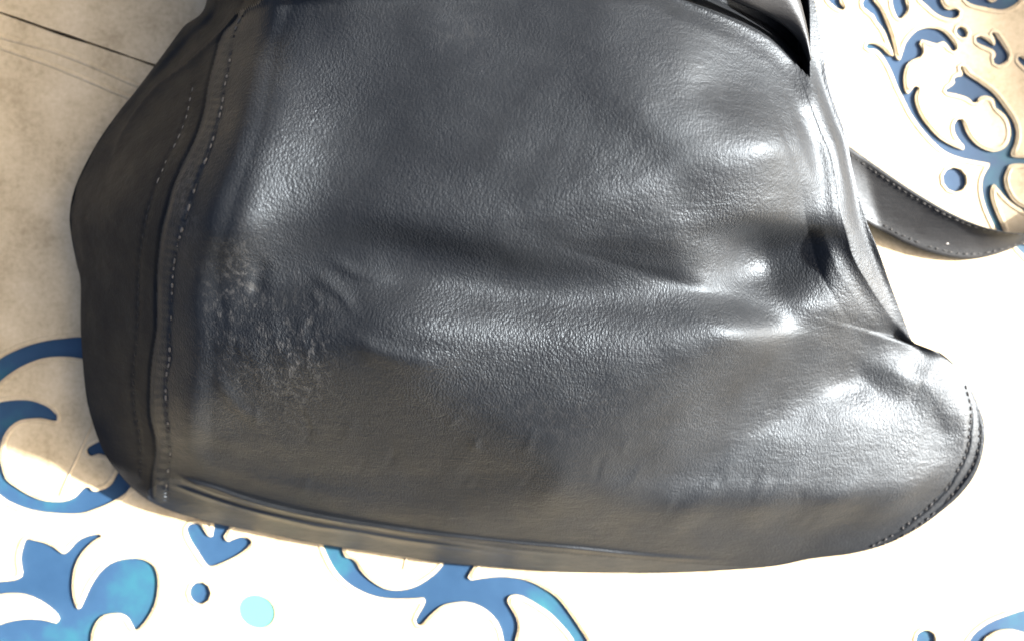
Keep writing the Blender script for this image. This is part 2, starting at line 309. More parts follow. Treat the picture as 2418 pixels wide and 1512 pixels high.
# distance to the outline, and a base form that is the product of one profile per side
ol = O3[::3]
def edge_profile(X, Y):
    D = np.full(X.shape, 1e9)
    P = np.vstack([ol, ol[:1]])
    for i in range(len(P) - 1):
        dx, dy = P[i + 1][:2] - P[i][:2]; l2 = dx * dx + dy * dy + 1e-9
        q = np.clip(((X - P[i][0]) * dx + (Y - P[i][1]) * dy) / l2, 0, 1)
        D = np.minimum(D, np.hypot(X - P[i][0] - q * dx, Y - P[i][1] - q * dy))
    return D
D = edge_profile(X, Y)
OXY = [(x, y) for x, y, z in OUT]
idx = lambda p: OXY.index(p)
SIDE_L = OXY[:idx((350,1179)) + 1]; SIDE_B = OXY[idx((230,1030)):idx((2298,1125)) + 1]
SIDE_R = OXY[idx((2163,1248)):]; SIDE_T = [OXY[-2], OXY[-1], OXY[0]]
def prof(side, W, p):
    d = polydist(X, Y, side)[0]; return 1 - (1 - np.clip(d / W, 0, 1)) ** p
HM = 545.0
low = sstep(Y, 650, 1000)
hi = 1 - sstep(Y, -60, 160)
f_l = (prof(SIDE_L, 500, 2.6) * (1 - hi) + prof(SIDE_L, 350, 2.6) * hi) * (1 - low) + prof(SIDE_L, 330, 2.4) * low; f_b = prof(SIDE_B, 620, 1.9)
f_r = prof(SIDE_R, 1500, 2.2) * (1 - low) + prof(SIDE_R, 1130, 2.2) * low
f_t = prof(SIDE_T, 420, 2.2)
F = f_l * f_b * f_r * f_t
HSs = HS.mean() + (HS - HS.mean())[None, :] * sstep(T, 0.0, 0.55)[:, None]
H = HSs * (1 - F) + HM * F
for _ in range(60):
    Hs = H.copy(); Hs[1:-1] = (H[:-2] + H[2:] + H[1:-1] * 2) / 4
    Hs = (np.roll(Hs, 1, 1) + np.roll(Hs, -1, 1) + 2 * Hs) / 4
    wgt = sstep(D, 0, 40); H = H * (1 - wgt) + Hs * wgt

FOLDS = []
def fold(pts, amp, wa, wb_=None, ends=(0.2, 0.2)): FOLDS.append(('f', pts, amp, wa, wb_ or wa, ends))   # wa: left of travel, wb_: right of travel
def blob(cx, cy, rx, ry, amp, rot=0.0): FOLDS.append(('b', cx, cy, rx, ry, amp, math.radians(rot)))
# --- the big slouch folds
fold([(690,-80),(672,80),(655,220),(640,340),(622,440),(604,530),(592,640),(598,740)], 66, 150, 112, (0.3, 0.3))
fold([(640,640),(740,530),(880,498),(1050,535),(1250,590),(1500,625),(1720,645)], 38, 230, 75, (0.2, 0.2))
fold([(650,640),(780,580),(950,598),(1200,640),(1500,675),(1800,685)], -44, 80, 150, (0.2, 0.2))
fold([(740,770),(950,818),(1150,828),(1400,806),(1700,790),(1950,775)], 40, 120, 300, (0.25, 0.25))
fold([(800,770),(880,825),(1000,855),(1120,858)], 8, 22, 28, (0.3, 0.4))
blob(1060, 780, 150, 55, 20, 8)
fold([(1060,740),(1250,790),(1420,880)], 12, 90, 120, (0.4, 0.4))
blob(990, 220, 170, 200, 20, 20)
blob(1330, 430, 200, 130, 16, 10)
# --- right hand hollow
fold([(960,20),(1100,95),(1300,165),(1500,232),(1600,262)], 7, 26, 80, (0.2, 0.3))
# --- bottom and right corner
fold([(2090,760),(2150,830),(2180,900)], -14, 30, 26, (0.3, 0.4))
blob(2085, 1070, 165, 130, 50, -15)
blob(2225, 930, 80, 80, 14, 30)
for a_, b_, amp in (((1150,990),(1000,1180),3),((1350,1080),(1240,1200),3),((1800,1000),(1520,1290),6),((1950,1020),(1700,1280),5),((2110,1060),(1800,1290),7),((2200,1110),(1990,1260),6),((1650,980),(1400,1200),4)):
    mid = ((a_[0] + b_[0]) / 2 + 14, (a_[1] + b_[1]) / 2 + 12)
    fold([a_, mid, b_], amp, 34, 26, (0.4, 0.4))
rw = random.Random(11)
for k in range(22):
    x0, y0 = rw.uniform(720, 1950), rw.uniform(960, 1190); ln = rw.uniform(40, 110); a_ = math.radians(rw.uniform(112, 140))
    p = [(x0 + math.cos(a_) * ln * t + rw.uniform(-5, 5), y0 + math.sin(a_) * ln * t) for t in (0, 0.33, 0.66, 1)]
    fold(p, rw.choice((-1, 1)) * rw.uniform(0.8, 1.9), rw.uniform(7, 13), rw.uniform(7, 13), (0.45, 0.45))
for k in range(16):
    x0, y0 = rw.uniform(480, 760), rw.uniform(640, 960); ln = rw.uniform(40, 100); a_ = math.radians(rw.uniform(60, 105))
    p = [(x0 + math.cos(a_) * ln * t + rw.uniform(-6, 6), y0 + math.sin(a_) * ln * t) for t in (0, 0.33, 0.66, 1)]
    fold(p, rw.choice((-1, 1)) * rw.uniform(0.8, 2.0), rw.uniform(6, 10), rw.uniform(6, 10), (0.45, 0.45))
# --- creases at the left, under the ridge
fold([(622,600),(608,650),(604,720)], -7, 24, 18, (0.3, 0.4))
for pts, amp in (([(540,640),(548,740),(530,860)], 1.6), ([(570,760),(610,870),(665,960)], 2), ([(640,700),(650,800),(700,900)], 1.8), ([(700,720),(720,820),(735,930)], 1.6), ([(500,860),(560,960),(640,1000)], 5), ([(720,640),(800,690),(850,760)], 4), ([(760,600),(850,650),(960,660)], 4)):
    fold(pts, amp, 16, 14, (0.4, 0.4))
fold([(400,1060),(560,1110),(720,1150),(900,1180)], 7, 30, 22, (0.2, 0.5))
fold([(420,990),(560,1050),(650,1040)], 6, 30, 25, (0.3, 0.5))

# --- seams
SEAM = spline([(600,-60),(560,40),(525,80),(510,130),(492,200),(482,260),(462,325),(435,380),(410,435),(395,490),(382,540),(375,590),(371,640),(370,700),(370,755),(369,780),(361,830),(356,880),(354,945),(357,990),(367,1035),(367,1075),(360,1115),(354,1185)], 8)
ROW_R = spline([(592,12),(579,30),(564,50),(553,80),(549,110),(542,145),(537,175),(529,210),(524,250),(514,290),(504,325),(489,370),(474,405),(462,440),(450,474),(442,504),(430,540),(420,575),(412,615),(407,664),(405,715),(404,750),(400,780),(400,845),(392,895),(392,955),(397,1005),(402,1065),(397,1105),(392,1150)], 4)
ROW_L = spline([(457,200),(449,235),(442,270),(430,305),(412,345),(397,370),(385,400),(372,430),(350,500),(338,560),(330,620),(327,700),(326,780),(320,830),(315,895),(317,945),(320,975),(330,1025),(332,1075),(330,1120)], 4)
CREST = spline([(640,-60),(617,0),(555,33),(533,60),(488,105),(432,154),(365,205),(314,268),(276,332),(262,400)], 8)
L1 = [(401,1109),(449,1135),(508,1153),(568,1174),(627,1192),(716,1213),(806,1231),(895,1243),(1014,1260),(1209,1282),(1359,1295),(1509,1310),(1659,1320),(1780,1328)]
L2 = [(410,1128),(508,1163),(597,1187),(687,1209),(776,1226),(895,1247),(1014,1266),(1209,1295),(1400,1311)]
L3 = [(398,1140),(478,1169),(568,1199),(657,1221),(746,1241),(835,1254),(954,1274),(1100,1293),(1300,1320)]
CORN_IN = spline([(2278,905),(2292,965),(2287,1025),(2283,1055),(2270,1090),(2253,1120),(2235,1150),(2213,1173),(2183,1203),(2148,1230),(2113,1258),(2073,1280),(2053,1290)], 4)
CORN_OUT = spline([(2253,865),(2278,900),(2298,938),(2308,975),(2312,1025),(2308,1055),(2293,1100),(2263,1145),(2238,1175),(2203,1210),(2163,1243),(2123,1268),(2083,1285)], 4)
RGUS = spline([(1840,60),(1876,147),(1905,220),(1935,300),(1960,360),(1975,430),(1985,500),(2000,560),(2020,620),(2075,710),(2150,812)], 8)
MOUTH = spline([(1450,-80),(1560,-28),(1624,0),(1698,30),(1757,56),(1807,83),(1840,111),(1876,147)], 8)

def field(X, Y, wide):
    Z = np.zeros(X.shape)
    for f in FOLDS:
        if (max(f[3], f[4]) > 38) != wide: continue
        if f[0] == 'b':
            _, cx, cy, rx, ry, amp, r = f
            dx, dy = X - cx, Y - cy; a = dx * math.cos(r) + dy * math.sin(r); b = -dx * math.sin(r) + dy * math.cos(r)
            Z += amp * np.exp(-(a / rx) ** 2 - (b / ry) ** 2)
        else:
            _, pts, amp, wa, wb_, (e0, e1) = f
            d, s, t = polydist(X, Y, spline(pts, 25))
            wd = np.where(s > 0, wb_, wa)
            Z += amp * np.exp(-(d / wd) ** 2) * sstep(t, 0.0, e0) * (1 - sstep(t, 1 - e1, 1.0))
    return Z
def blur(Z, n):
    for _ in range(n):
        Zs = Z.copy(); Zs[1:-1] = (Z[:-2] + Z[2:] + Z[1:-1] * 2) / 4
        Z = (np.roll(Zs, 2, 1) + np.roll(Zs, -2, 1) + 2 * Zs) / 4
    return Z
def seams(X, Y):
    Z = np.zeros(X.shape)
    d, s, t = polydist(X, Y, SEAM); Z += -8.5 * np.exp(-(d / 5.0) ** 2)
    # folded allowance between groove and right row, slightly puckered
    dr, sr, tr = polydist(X, Y, ROW_R)
    puck = 1 + 0.16 * np.sin(tr * 1180 / 20 * 2 * math.pi)
    band = (d < 60) * (dr < 60) * sstep(-s * d, 2, 12) * (1 - sstep(-sr * dr, -3, 8)) * (Y < 1185)
    Z += 7.5 * band * puck
    Z += -5 * np.exp(-(dr / 5) ** 2) * puck
    dl, sl, tl = polydist(X, Y, ROW_L); Z += -4.5 * np.exp(-(dl / 6) ** 2) * (1 + 0.3 * np.sin(tl * 920 / 22 * 6.283))
    d, s, t = polydist(X, Y, CREST); Z += 12 * np.exp(-(d / 10) ** 2) * sstep(t, 0, 0.1) * (1 - sstep(t, 0.75, 1.0))
    Z += -34 * np.exp(-((d - 26) / 30) ** 2) * (s > 0) * (1 - sstep(t, 0.7, 1.0))
    for L_, amp in ((L1, 12), (L2, 8), (L3, 10)):
        d, s, t = polydist(X, Y, spline(L_, 14)); fade = sstep(t, 0, 0.06) * (1 - sstep(t, 0.7, 1.0))
        Z += amp * np.exp(-(d / 5.5) ** 2) * fade
    d, s, t = polydist(X, Y, CORN_OUT); Z += -9 * np.exp(-(d / 5.5) ** 2) * sstep(t, 0, 0.15)
    d, s, t = polydist(X, Y, CORN_IN); Z += -5 * np.exp(-(d / 5) ** 2) * sstep(t, 0, 0.15)
    d, s, t = polydist(X, Y, RGUS); Z += -5 * np.exp(-(d / 11) ** 2) * (1 - sstep(t, 0.45, 0.75)) * sstep(t, 0.1, 0.2)
    Z += -0.5 * np.clip(-s * d, 0, 90) * sstep(t, 0.1, 0.25) * (d < 200) * (1 - sstep(d, 120, 190)) * (X > 1700) * (1 - sstep(t, 0.8, 1.0))
    Z += np.where(s > 0, 0.45 * np.clip(85 - d, 0, 85), 38 * (1 - sstep(d, 0, 70))) * (X > 1700) * sstep(t, 0.1, 0.25) * (1 - sstep(t, 0.7, 0.95))
    Z += 6 * np.exp(-((-s * d - 24) / 16) ** 2) * (1 - sstep(t, 0.35, 0.65)) * sstep(t, 0.06, 0.16)
    d, s, t = polydist(X, Y, MOUTH); inside = sstep(-s * d, -4, 22)       # beyond the mouth edge the skin drops away
    Z += -120 * (1 - sstep(X, 1885, 1912)) * inside * np.exp(-(d / 120) ** 4)
    return Z
edge_fade = sstep(D, 0, 30)
def heal_pole(H):
    """smooth quadratic patch over the pole of the polar grid"""
    r = np.hypot(X - CX, Y - CY); m = (r > 45) & (r < 120)
    f = lambda x, y: np.stack([np.ones_like(x), x, y, x * x, y * y, x * y], -1)
    c = np.linalg.lstsq(f((X[m] - CX) / 100, (Y[m] - CY) / 100), H[m], rcond=None)[0]
    w_ = 1 - sstep(r, 20, 95); return H * (1 - w_) + (f((X - CX) / 100, (Y - CY) / 100) @ c) * w_
H = H + (blur(field(X, Y, True), 34) + field(X, Y, False)) * sstep(D, 0, 90) + seams(X, Y) * edge_fade
H = heal_pole(H)
# SLUMP-BEGIN  leather heights solved to bring out estimated light and dark: bicubic spline coefficients on a 40 px lattice
SP = 40.0; KX = np.arange(380, 2400, SP); KY = np.arange(-90, 1300, SP)
SLUMP = np.array([
    [13,7,0,-7,-15,-24,-32,-40,-47,-53,-57,-60,-61,-61,-60,-59,-59,-58,-57,-55,-51,-45,-39,-32,-26,-22,-18,-14,-12,-11,-12,-14,-17,-18,-19,-18,-18,-16,-14,-12,-10,-8,-5,-3,-1,0,1,2,2,2,2],
    [16,10,3,-5,-15,-26,-40,-54,-66,-75,-78,-76,-74,-71,-70,-68,-67,-65,-62,-55,-46,-34,-22,-11,-2,6,12,17,19,17,10,3,-4,-9,-12,-14,-15,-15,-14,-12,-9,-7,-4,-2,-1,0,1,1,1,1,1],
    [20,13,5,-3,-14,-28,-46,-66,-85,-97,-97,-90,-84,-81,-79,-76,-74,-71,-65,-54,-38,-22,-5,10,23,35,44,49,50,45,33,20,10,1,-5,-10,-12,-13,-12,-10,-8,-6,-4,-2,-1,0,0,0,0,0,0],
    [23,15,7,-2,-14,-29,-49,-75,-100,-113,-109,-99,-92,-89,-86,-82,-78,-74,-63,-47,-28,-7,13,31,48,64,77,82,79,69,55,41,27,13,3,-4,-8,-10,-10,-8,-6,-4,-2,-1,-1,0,0,0,0,0,0],
    [26,18,9,-1,-14,-31,-52,-80,-107,-120,-117,-108,-103,-100,-96,-89,-80,-70,-56,-38,-16,7,30,52,72,91,105,110,105,94,82,68,49,28,14,4,-3,-5,-5,-4,-3,-2,-1,-1,-1,-1,-1,-1,-1,-1,-1],
    [29,20,10,-1,-16,-34,-57,-85,-112,-127,-127,-121,-116,-112,-104,-92,-75,-59,-44,-26,-4,22,46,69,91,112,126,130,125,114,104,96,77,49,27,13,6,4,3,2,2,1,1,0,-1,-2,-2,-2,-2,-2,-1],
    [32,22,11,-2,-18,-38,-64,-94,-124,-140,-140,-134,-126,-118,-106,-89,-68,-48,-28,-8,14,37,60,82,104,125,140,145,140,129,117,115,102,74,49,32,23,20,15,11,8,5,2,0,-2,-3,-4,-4,-3,-2,-2],
    [35,24,11,-3,-21,-43,-72,-108,-142,-156,-153,-143,-131,-118,-103,-85,-63,-39,-14,10,32,54,76,96,115,135,151,157,152,141,129,127,113,94,79,64,52,40,31,23,16,10,4,0,-3,-5,-5,-5,-4,-3,-1],
    [38,25,11,-4,-24,-48,-80,-121,-156,-168,-162,-148,-133,-117,-100,-80,-58,-33,-6,20,44,66,87,107,126,144,159,166,162,152,145,143,133,125,119,106,86,66,51,38,26,14,6,-1,-5,-6,-6,-6,-4,-3,-1],
    [40,26,11,-6,-28,-54,-86,-130,-163,-174,-168,-151,-132,-115,-97,-77,-54,-29,-2,23,47,70,90,110,130,146,156,160,161,160,157,159,167,165,162,153,130,103,79,56,35,18,6,-2,-6,-8,-7,-6,-4,-2,0],
    [42,26,10,-9,-32,-60,-96,-142,-170,-176,-170,-152,-132,-114,-95,-75,-53,-28,-3,21,45,66,86,105,124,137,142,144,147,152,156,164,175,182,189,194,180,145,106,70,42,20,6,-3,-7,-8,-7,-6,-4,-2,0],
    [43,26,8,-12,-36,-67,-111,-155,-174,-178,-167,-148,-130,-112,-93,-73,-52,-28,-5,17,38,57,76,94,112,122,124,125,126,131,144,160,178,196,208,219,213,166,117,78,45,20,5,-4,-7,-7,-6,-4,-2,-1,1],
    [45,25,5,-18,-43,-75,-126,-166,-180,-179,-165,-144,-125,-108,-90,-70,-50,-30,-9,10,28,46,64,82,97,105,108,111,113,119,134,151,171,190,200,198,180,142,110,75,42,18,4,-2,-4,-4,-3,-2,-1,0,1],
    [46,24,1,-25,-54,-90,-143,-177,-186,-180,-162,-138,-117,-99,-83,-65,-47,-30,-13,3,20,37,55,73,84,91,98,105,109,112,118,129,147,164,170,164,147,121,90,56,29,13,5,2,1,0,1,1,1,1,1],
    [46,23,-3,-32,-65,-108,-158,-187,-192,-179,-154,-125,-102,-84,-70,-55,-40,-26,-12,2,16,33,50,65,74,80,87,90,91,92,95,102,118,136,142,135,118,87,46,21,14,11,10,9,8,6,5,4,2,1,0],
    [46,21,-6,-36,-70,-116,-170,-197,-193,-171,-139,-106,-82,-67,-57,-47,-37,-25,-13,-1,12,25,36,43,48,54,58,61,62,67,76,84,94,107,111,99,74,42,16,8,11,16,18,18,15,12,9,6,3,1,-1],
    [45,17,-11,-40,-72,-120,-178,-204,-195,-167,-128,-92,-68,-56,-49,-43,-36,-27,-18,-8,3,13,19,22,25,31,36,40,43,51,68,82,91,95,88,72,50,30,19,19,24,29,30,28,23,17,12,7,4,0,-3],
    [44,13,-18,-50,-84,-136,-191,-214,-204,-174,-134,-95,-70,-59,-52,-44,-36,-28,-20,-12,-6,0,5,9,14,21,28,35,40,51,74,95,104,94,74,57,44,38,39,44,49,49,45,37,28,20,12,7,2,-1,-5],
    [43,8,-27,-63,-104,-154,-197,-219,-214,-187,-146,-106,-82,-73,-66,-58,-50,-40,-32,-26,-23,-20,-14,-7,0,8,17,26,35,52,78,104,114,93,68,54,50,56,66,75,76,70,57,43,30,19,11,4,0,-4,-8],
    [42,5,-34,-72,-117,-162,-191,-206,-199,-175,-141,-107,-90,-82,-76,-72,-68,-62,-57,-56,-55,-50,-42,-32,-20,-10,1,13,27,47,75,100,110,96,76,64,61,74,90,99,96,81,62,43,27,15,6,0,-5,-9,-13],
    [40,3,-35,-71,-114,-151,-171,-178,-168,-150,-126,-103,-91,-87,-85,-84,-82,-77,-75,-78,-81,-78,-70,-58,-43,-28,-13,3,20,42,71,98,114,114,102,85,73,83,103,104,92,73,54,35,18,6,-2,-8,-12,-16,-21],
    [37,5,-28,-60,-96,-126,-146,-149,-138,-124,-108,-94,-87,-89,-96,-104,-110,-111,-110,-111,-112,-108,-96,-82,-65,-44,-25,-6,13,36,62,86,105,122,123,104,80,79,102,100,73,53,36,18,4,-6,-13,-18,-22,-27,-32],
    [32,6,-21,-49,-82,-109,-125,-124,-113,-100,-91,-84,-86,-94,-107,-124,-138,-147,-152,-154,-152,-143,-131,-118,-96,-70,-47,-26,-6,16,39,62,79,104,118,99,66,43,50,64,52,28,8,-6,-16,-23,-28,-32,-37,-41,-46],
    [25,2,-22,-51,-84,-108,-116,-111,-100,-90,-84,-82,-89,-99,-111,-127,-138,-147,-158,-168,-171,-167,-159,-145,-123,-97,-72,-51,-32,-12,7,21,30,36,35,16,-13,-34,-29,-13,-13,-26,-34,-37,-38,-42,-46,-51,-56,-60,-63],
    [16,-8,-35,-67,-102,-117,-117,-109,-101,-95,-93,-95,-101,-108,-115,-125,-138,-148,-157,-166,-172,-173,-169,-158,-140,-118,-98,-80,-64,-49,-37,-32,-35,-44,-59,-77,-92,-96,-87,-80,-90,-89,-74,-66,-61,-62,-69,-76,-80,-82,-81],
    [7,-24,-55,-85,-117,-122,-119,-111,-104,-102,-104,-108,-114,-121,-126,-129,-136,-146,-156,-163,-167,-167,-164,-155,-143,-127,-113,-100,-88,-80,-76,-80,-94,-114,-134,-147,-148,-139,-132,-134,-150,-135,-101,-86,-79,-79,-95,-106,-108,-105,-99],
    [0,-36,-69,-91,-115,-122,-115,-108,-105,-106,-109,-115,-122,-128,-135,-138,-138,-140,-145,-149,-150,-150,-147,-142,-132,-122,-114,-108,-103,-102,-106,-118,-139,-163,-183,-191,-186,-174,-164,-149,-132,-127,-117,-108,-95,-88,-117,-134,-133,-124,-113],
    [0,-37,-70,-88,-104,-113,-109,-104,-103,-104,-109,-117,-123,-129,-135,-138,-138,-135,-132,-128,-124,-122,-122,-119,-115,-109,-107,-106,-108,-113,-123,-139,-161,-184,-201,-207,-203,-181,-158,-143,-135,-133,-134,-133,-119,-88,-113,-145,-147,-136,-122],
    [9,-24,-53,-74,-92,-101,-100,-98,-96,-99,-105,-114,-118,-124,-127,-130,-130,-127,-124,-114,-101,-92,-88,-88,-88,-89,-92,-98,-105,-114,-127,-141,-160,-183,-198,-191,-166,-146,-140,-138,-142,-146,-147,-141,-120,-82,-89,-131,-142,-135,-124],
    [23,0,-25,-48,-72,-85,-86,-85,-86,-90,-97,-103,-107,-111,-113,-116,-114,-114,-114,-100,-85,-72,-59,-51,-55,-62,-70,-82,-94,-106,-118,-128,-142,-157,-153,-125,-100,-90,-93,-94,-100,-108,-112,-103,-80,-63,-73,-103,-117,-120,-118],
    [39,22,2,-25,-53,-68,-74,-75,-76,-79,-83,-87,-90,-93,-95,-97,-97,-100,-96,-81,-69,-55,-38,-22,-20,-31,-43,-59,-75,-88,-97,-102,-105,-106,-85,-58,-42,-38,-37,-35,-46,-59,-60,-46,-36,-33,-44,-66,-83,-95,-104],
    [51,37,19,-6,-32,-50,-62,-68,-71,-72,-73,-74,-76,-78,-80,-82,-84,-87,-79,-65,-53,-37,-20,-2,7,0,-13,-29,-45,-56,-62,-62,-55,-39,-14,4,11,16,24,21,3,-12,-5,8,9,5,-10,-29,-49,-67,-83],
    [58,44,28,7,-14,-32,-46,-56,-62,-64,-65,-65,-66,-67,-69,-71,-73,-72,-64,-50,-34,-16,0,12,20,20,13,3,-5,-10,-10,-3,13,36,60,74,81,92,102,95,77,66,65,62,53,39,22,2,-18,-39,-59],
    [62,48,34,18,2,-14,-28,-39,-47,-52,-54,-55,-56,-56,-58,-59,-58,-54,-44,-30,-13,3,15,23,29,32,33,33,34,38,45,58,78,101,122,136,148,159,164,158,147,135,124,109,91,71,51,30,9,-12,-33],
    [64,52,40,28,16,3,-10,-22,-31,-38,-42,-44,-45,-46,-46,-45,-41,-34,-22,-8,6,19,28,34,38,44,52,61,71,84,99,118,139,160,180,197,211,219,222,219,211,198,178,153,127,102,79,57,36,14,-7],
], float) / 2.0
def slump(X, Y):
    out = np.zeros(X.shape); bx, by = (X - KX[0]) / SP, (Y - KY[0]) / SP
    ix, iy = np.floor(bx).astype(int), np.floor(by).astype(int)
    w3 = lambda t: np.where(np.abs(t) < 1, 2 / 3 - t * t + np.abs(t) ** 3 / 2, np.where(np.abs(t) < 2, (2 - np.abs(t)) ** 3 / 6, 0))
    for a in (-1, 0, 1, 2):
        for b in (-1, 0, 1, 2):
            jx, jy = ix + a, iy + b; ok = (jx >= 0) & (jx < len(KX)) & (jy >= 0) & (jy < len(KY))
            out += np.where(ok, SLUMP[np.clip(jy, 0, len(KY) - 1), np.clip(jx, 0, len(KX) - 1)], 0) * w3(bx - jx) * w3(by - jy)
    sx = np.interp(Y, [0,100,200,300,400,500,600,700,900,1180], [590,550,530,512,476,442,412,405,396,395])
    rx = np.where(Y > 815, 2400, np.interp(Y, [0,147,300,430,560,640,815], [1840,1876,1935,1975,2000,2035,2150]))
    mo = np.interp(X, [1450,1624,1757,1840,1890], [-80,0,56,111,160])
    return out * sstep(X - sx, 20, 110) * sstep(rx - X, 5, 60) * sstep(D, 30, 150) * np.where(X > 1450, sstep(Y - mo, 10, 60), 1) * sstep(Y, -60, 10) * sstep(1262 - Y, 0, 150)
H = H + slump(X, Y)
# the tuck at the right: the skin dives under a lip and climbs again to the gusset
wx = 0.7 * np.interp(X, [1540, 1600, 1660, 1710, 1760, 1800, 1900, 1980, 2030, 2110], [0, -6, -28, -74, -138, -152, -92, -34, -8, 0])
H = H + blur(wx * sstep(Y, 532, 566) * (1 - sstep(Y, 625, 800)), 26) * sstep(D, 10, 60) + 14 * np.exp(-((X - 1850) / 120) ** 2 - ((Y - 528) / np.where(Y < 528, 60, 18)) ** 2)
# SLUMP-END
def height_lookup(px, py):
    th_ = math.atan2(py - CY, px - CX); r_ = math.hypot(px - CX, py - CY)
    ia = (th_ + math.pi) / (2 * math.pi) * NA; i0 = int(ia) % NA; i1 = (i0 + 1) % NA; fa = ia - int(ia)
    col = RAD[:, i0] * (1 - fa) + RAD[:, i1] * fa
    ir = np.interp(r_, col, np.arange(NR)); j0 = max(0, min(NR - 2, int(ir))); fr = min(1, max(0, ir - j0))
    g = lambda j, i: H[j, i]
    return (g(j0, i0) * (1 - fa) + g(j0, i1) * fa) * (1 - fr) + (g(j0 + 1, i0) * (1 - fa) + g(j0 + 1, i1) * fa) * fr

# grain / wear masks painted on the skin
GR = np.full(X.shape, 0.30); WE = np.full(X.shape, 0.0)
for cx, cy, rx, ry, v in ((700,380,170,260,0.9),(1150,790,330,120,0.9),(1650,560,220,140,0.8),(600,800,170,200,0.7),(1350,480,400,200,0.35),(1300,950,500,130,0.5),(2120,960,150,150,0.6),(1950,700,120,120,0.6)):
    GR += v * np.exp(-((X - cx) / rx) ** 2 - ((Y - cy) / ry) ** 2)
for cx, cy, rx, ry, v in ((530,770,60,170,0.22),(640,860,110,130,0.26),(720,860,60,120,0.3),(560,640,50,70,0.3),(1250,970,420,120,0.06),(440,470,30,160,0.45),(1090,80,70,40,0.05),(2240,900,60,60,0.5)):
    WE += v * np.exp(-((X - cx) / rx) ** 2 - ((Y - cy) / ry) ** 2)
WE += 0.02

def pos_arrays(X, Y, H):
    z = H * PX; k = (DCAM - z) / DCAM * PX
    return np.stack([(X - 1208.5) * k, -(Y - 756.0) * k, z], -1)
V = pos_arrays(X, Y, H)                       # NR x NA x 3
rings = [V]; GRl = [GR]; WEl = [WE]; CLX = [X]; CLY = [Y]
for shr, zf in ((0.994, 0.80), (0.985, 0.55), (0.972, 0.32), (0.955, 0.13), (0.93, 0.03), (0.6, 0.02)):
    px = CX + (X[-1] - CX) * shr; py = CY + (Y[-1] - CY) * shr
    rings.append(pos_arrays(px, py, HS * zf + 0.6 * (1 - zf))[None]); GRl.append(GR[-1:]); WEl.append(WE[-1:] * 0)
    CLX.append(X[-1:]); CLY.append(Y[-1:] + 2)
VV = np.concatenate(rings, 0); GG = np.concatenate(GRl, 0); WW = np.concatenate(WEl, 0); CXs = np.concatenate(CLX, 0); CYs = np.concatenate(CLY, 0)
nr = VV.shape[0]
# vertex normals of the whole skin
dA = np.roll(VV, -1, 1) - np.roll(VV, 1, 1); dR = np.gradient(VV, axis=0)
NRM = np.cross(dR, dA); NRM /= np.linalg.norm(NRM, axis=2)[..., None] + 1e-12
if NRM[10, :, 2].mean() < 0: NRM = -NRM
flip_order = True
i = np.arange(NA); j = np.arange(nr - 1)
I0 = (j[:, None] * NA + i[None, :]); I1 = (j[:, None] * NA + (i[None, :] + 1) % NA)
Q = np.stack([I0, I1, I1 + NA, I0 + NA], -1).reshape(-1, 4)
fx = CXs.reshape(-1)[Q].mean(1); fy = CYs.reshape(-1)[Q].mean(1)
fring = np.repeat(j, NA)
# face classes
d, s, t = polydist(fx, fy, SEAM); left_of_seam = (s > 0) & (fx < 700)
d2, s2, t2 = polydist(fx, fy, CREST); back = (s2 > 0) & (fx < 700) & (fy < 335)
d3, s3, t3 = polydist(fx, fy, RGUS); rg = (s3 < 0) & (fx > 1700) & (fy < 815)
lb = spline([(354,1150)] + L2[:] + [(1700,1334),(1860,1334)], 20)
d4, s4, t4 = polydist(fx, fy, lb); base = ((s4 > 0) & (fy > 1100) & (fx > 350) & (fx < 1850)) | (fring >= NR - 1 + 3)
cls = np.zeros(len(Q), int)
cls[left_of_seam] = 1; cls[back] = 2; cls[rg] = 3; cls[base] = 4
bag = empty('leather_bag', 'slouchy black leather shoulder bag lying on the scroll-patterned table top', 'bag')
vv = VV.reshape(-1, 3); nv = NRM.reshape(-1, 3); gg = GG.reshape(-1); ww = WW.reshape(-1)
# sample faces orientation
f0 = Q[NA * 20]; fn = np.cross(vv[f0[1]] - vv[f0[0]], vv[f0[2]] - vv[f0[0]])
if fn[2] < 0: Q = Q[:, ::-1]
cap_tri = []
def skin(name, c, mt):
    q = Q[cls == c]
    used, inv = np.unique(q, return_inverse=True); q = inv.reshape(-1, 4)
    co = vv[used]; extra = None
    faces = q
    me = bpy.data.meshes.new(name)
    fl = [tuple(f) for f in faces.tolist()]
    if c == 0:                                           # close the pole of the polar grid
        m_ = {int(v): k for k, v in enumerate(used)}
        ring0 = [m_[int(k)] for k in range(NA)]
        ctr = len(co); co = np.vstack([co, vv[:NA].mean(0)])
        for k in range(NA):
            a, b = ring0[k], ring0[(k + 1) % NA]
            n_ = np.cross(co[b] - co[a], co[ctr] - co[a])
            fl.append((a, b, ctr) if n_[2] > 0 else (b, a, ctr))
        extra = [0, 0, 1]
    if c == 4:                                           # close the underside
        m_ = {int(v): k for k, v in enumerate(used)}
        ring = [m_.get((nr - 1) * NA + k) for k in range(NA)]
        if None not in ring: fl.append(tuple(ring))
    me.from_pydata(co.tolist(), [], fl); me.update(); smooth(me)
    nn = nv[used]
    if extra is not None: nn = np.vstack([nn, [extra]])
    me.normals_split_custom_set_from_vertices(nn.tolist())
    for nm, arr in (('grain', gg), ('wear', ww)):
        a = me.attributes.new(nm, 'FLOAT', 'POINT'); data = arr[used]
        if extra is not None: data = np.append(data, data[0])
        a.data.foreach_set('value', data.astype(np.float32))
    return link(name, me, mt, bag)
skin('front_panel', 0, M_LEATHER); skin('side_gusset', 1, M_LEATHER_G); skin('back_panel', 2, M_LEATHER_G)
skin('side_gusset', 3, M_LEATHER); skin('base_panel', 4, M_LEATHER_B)

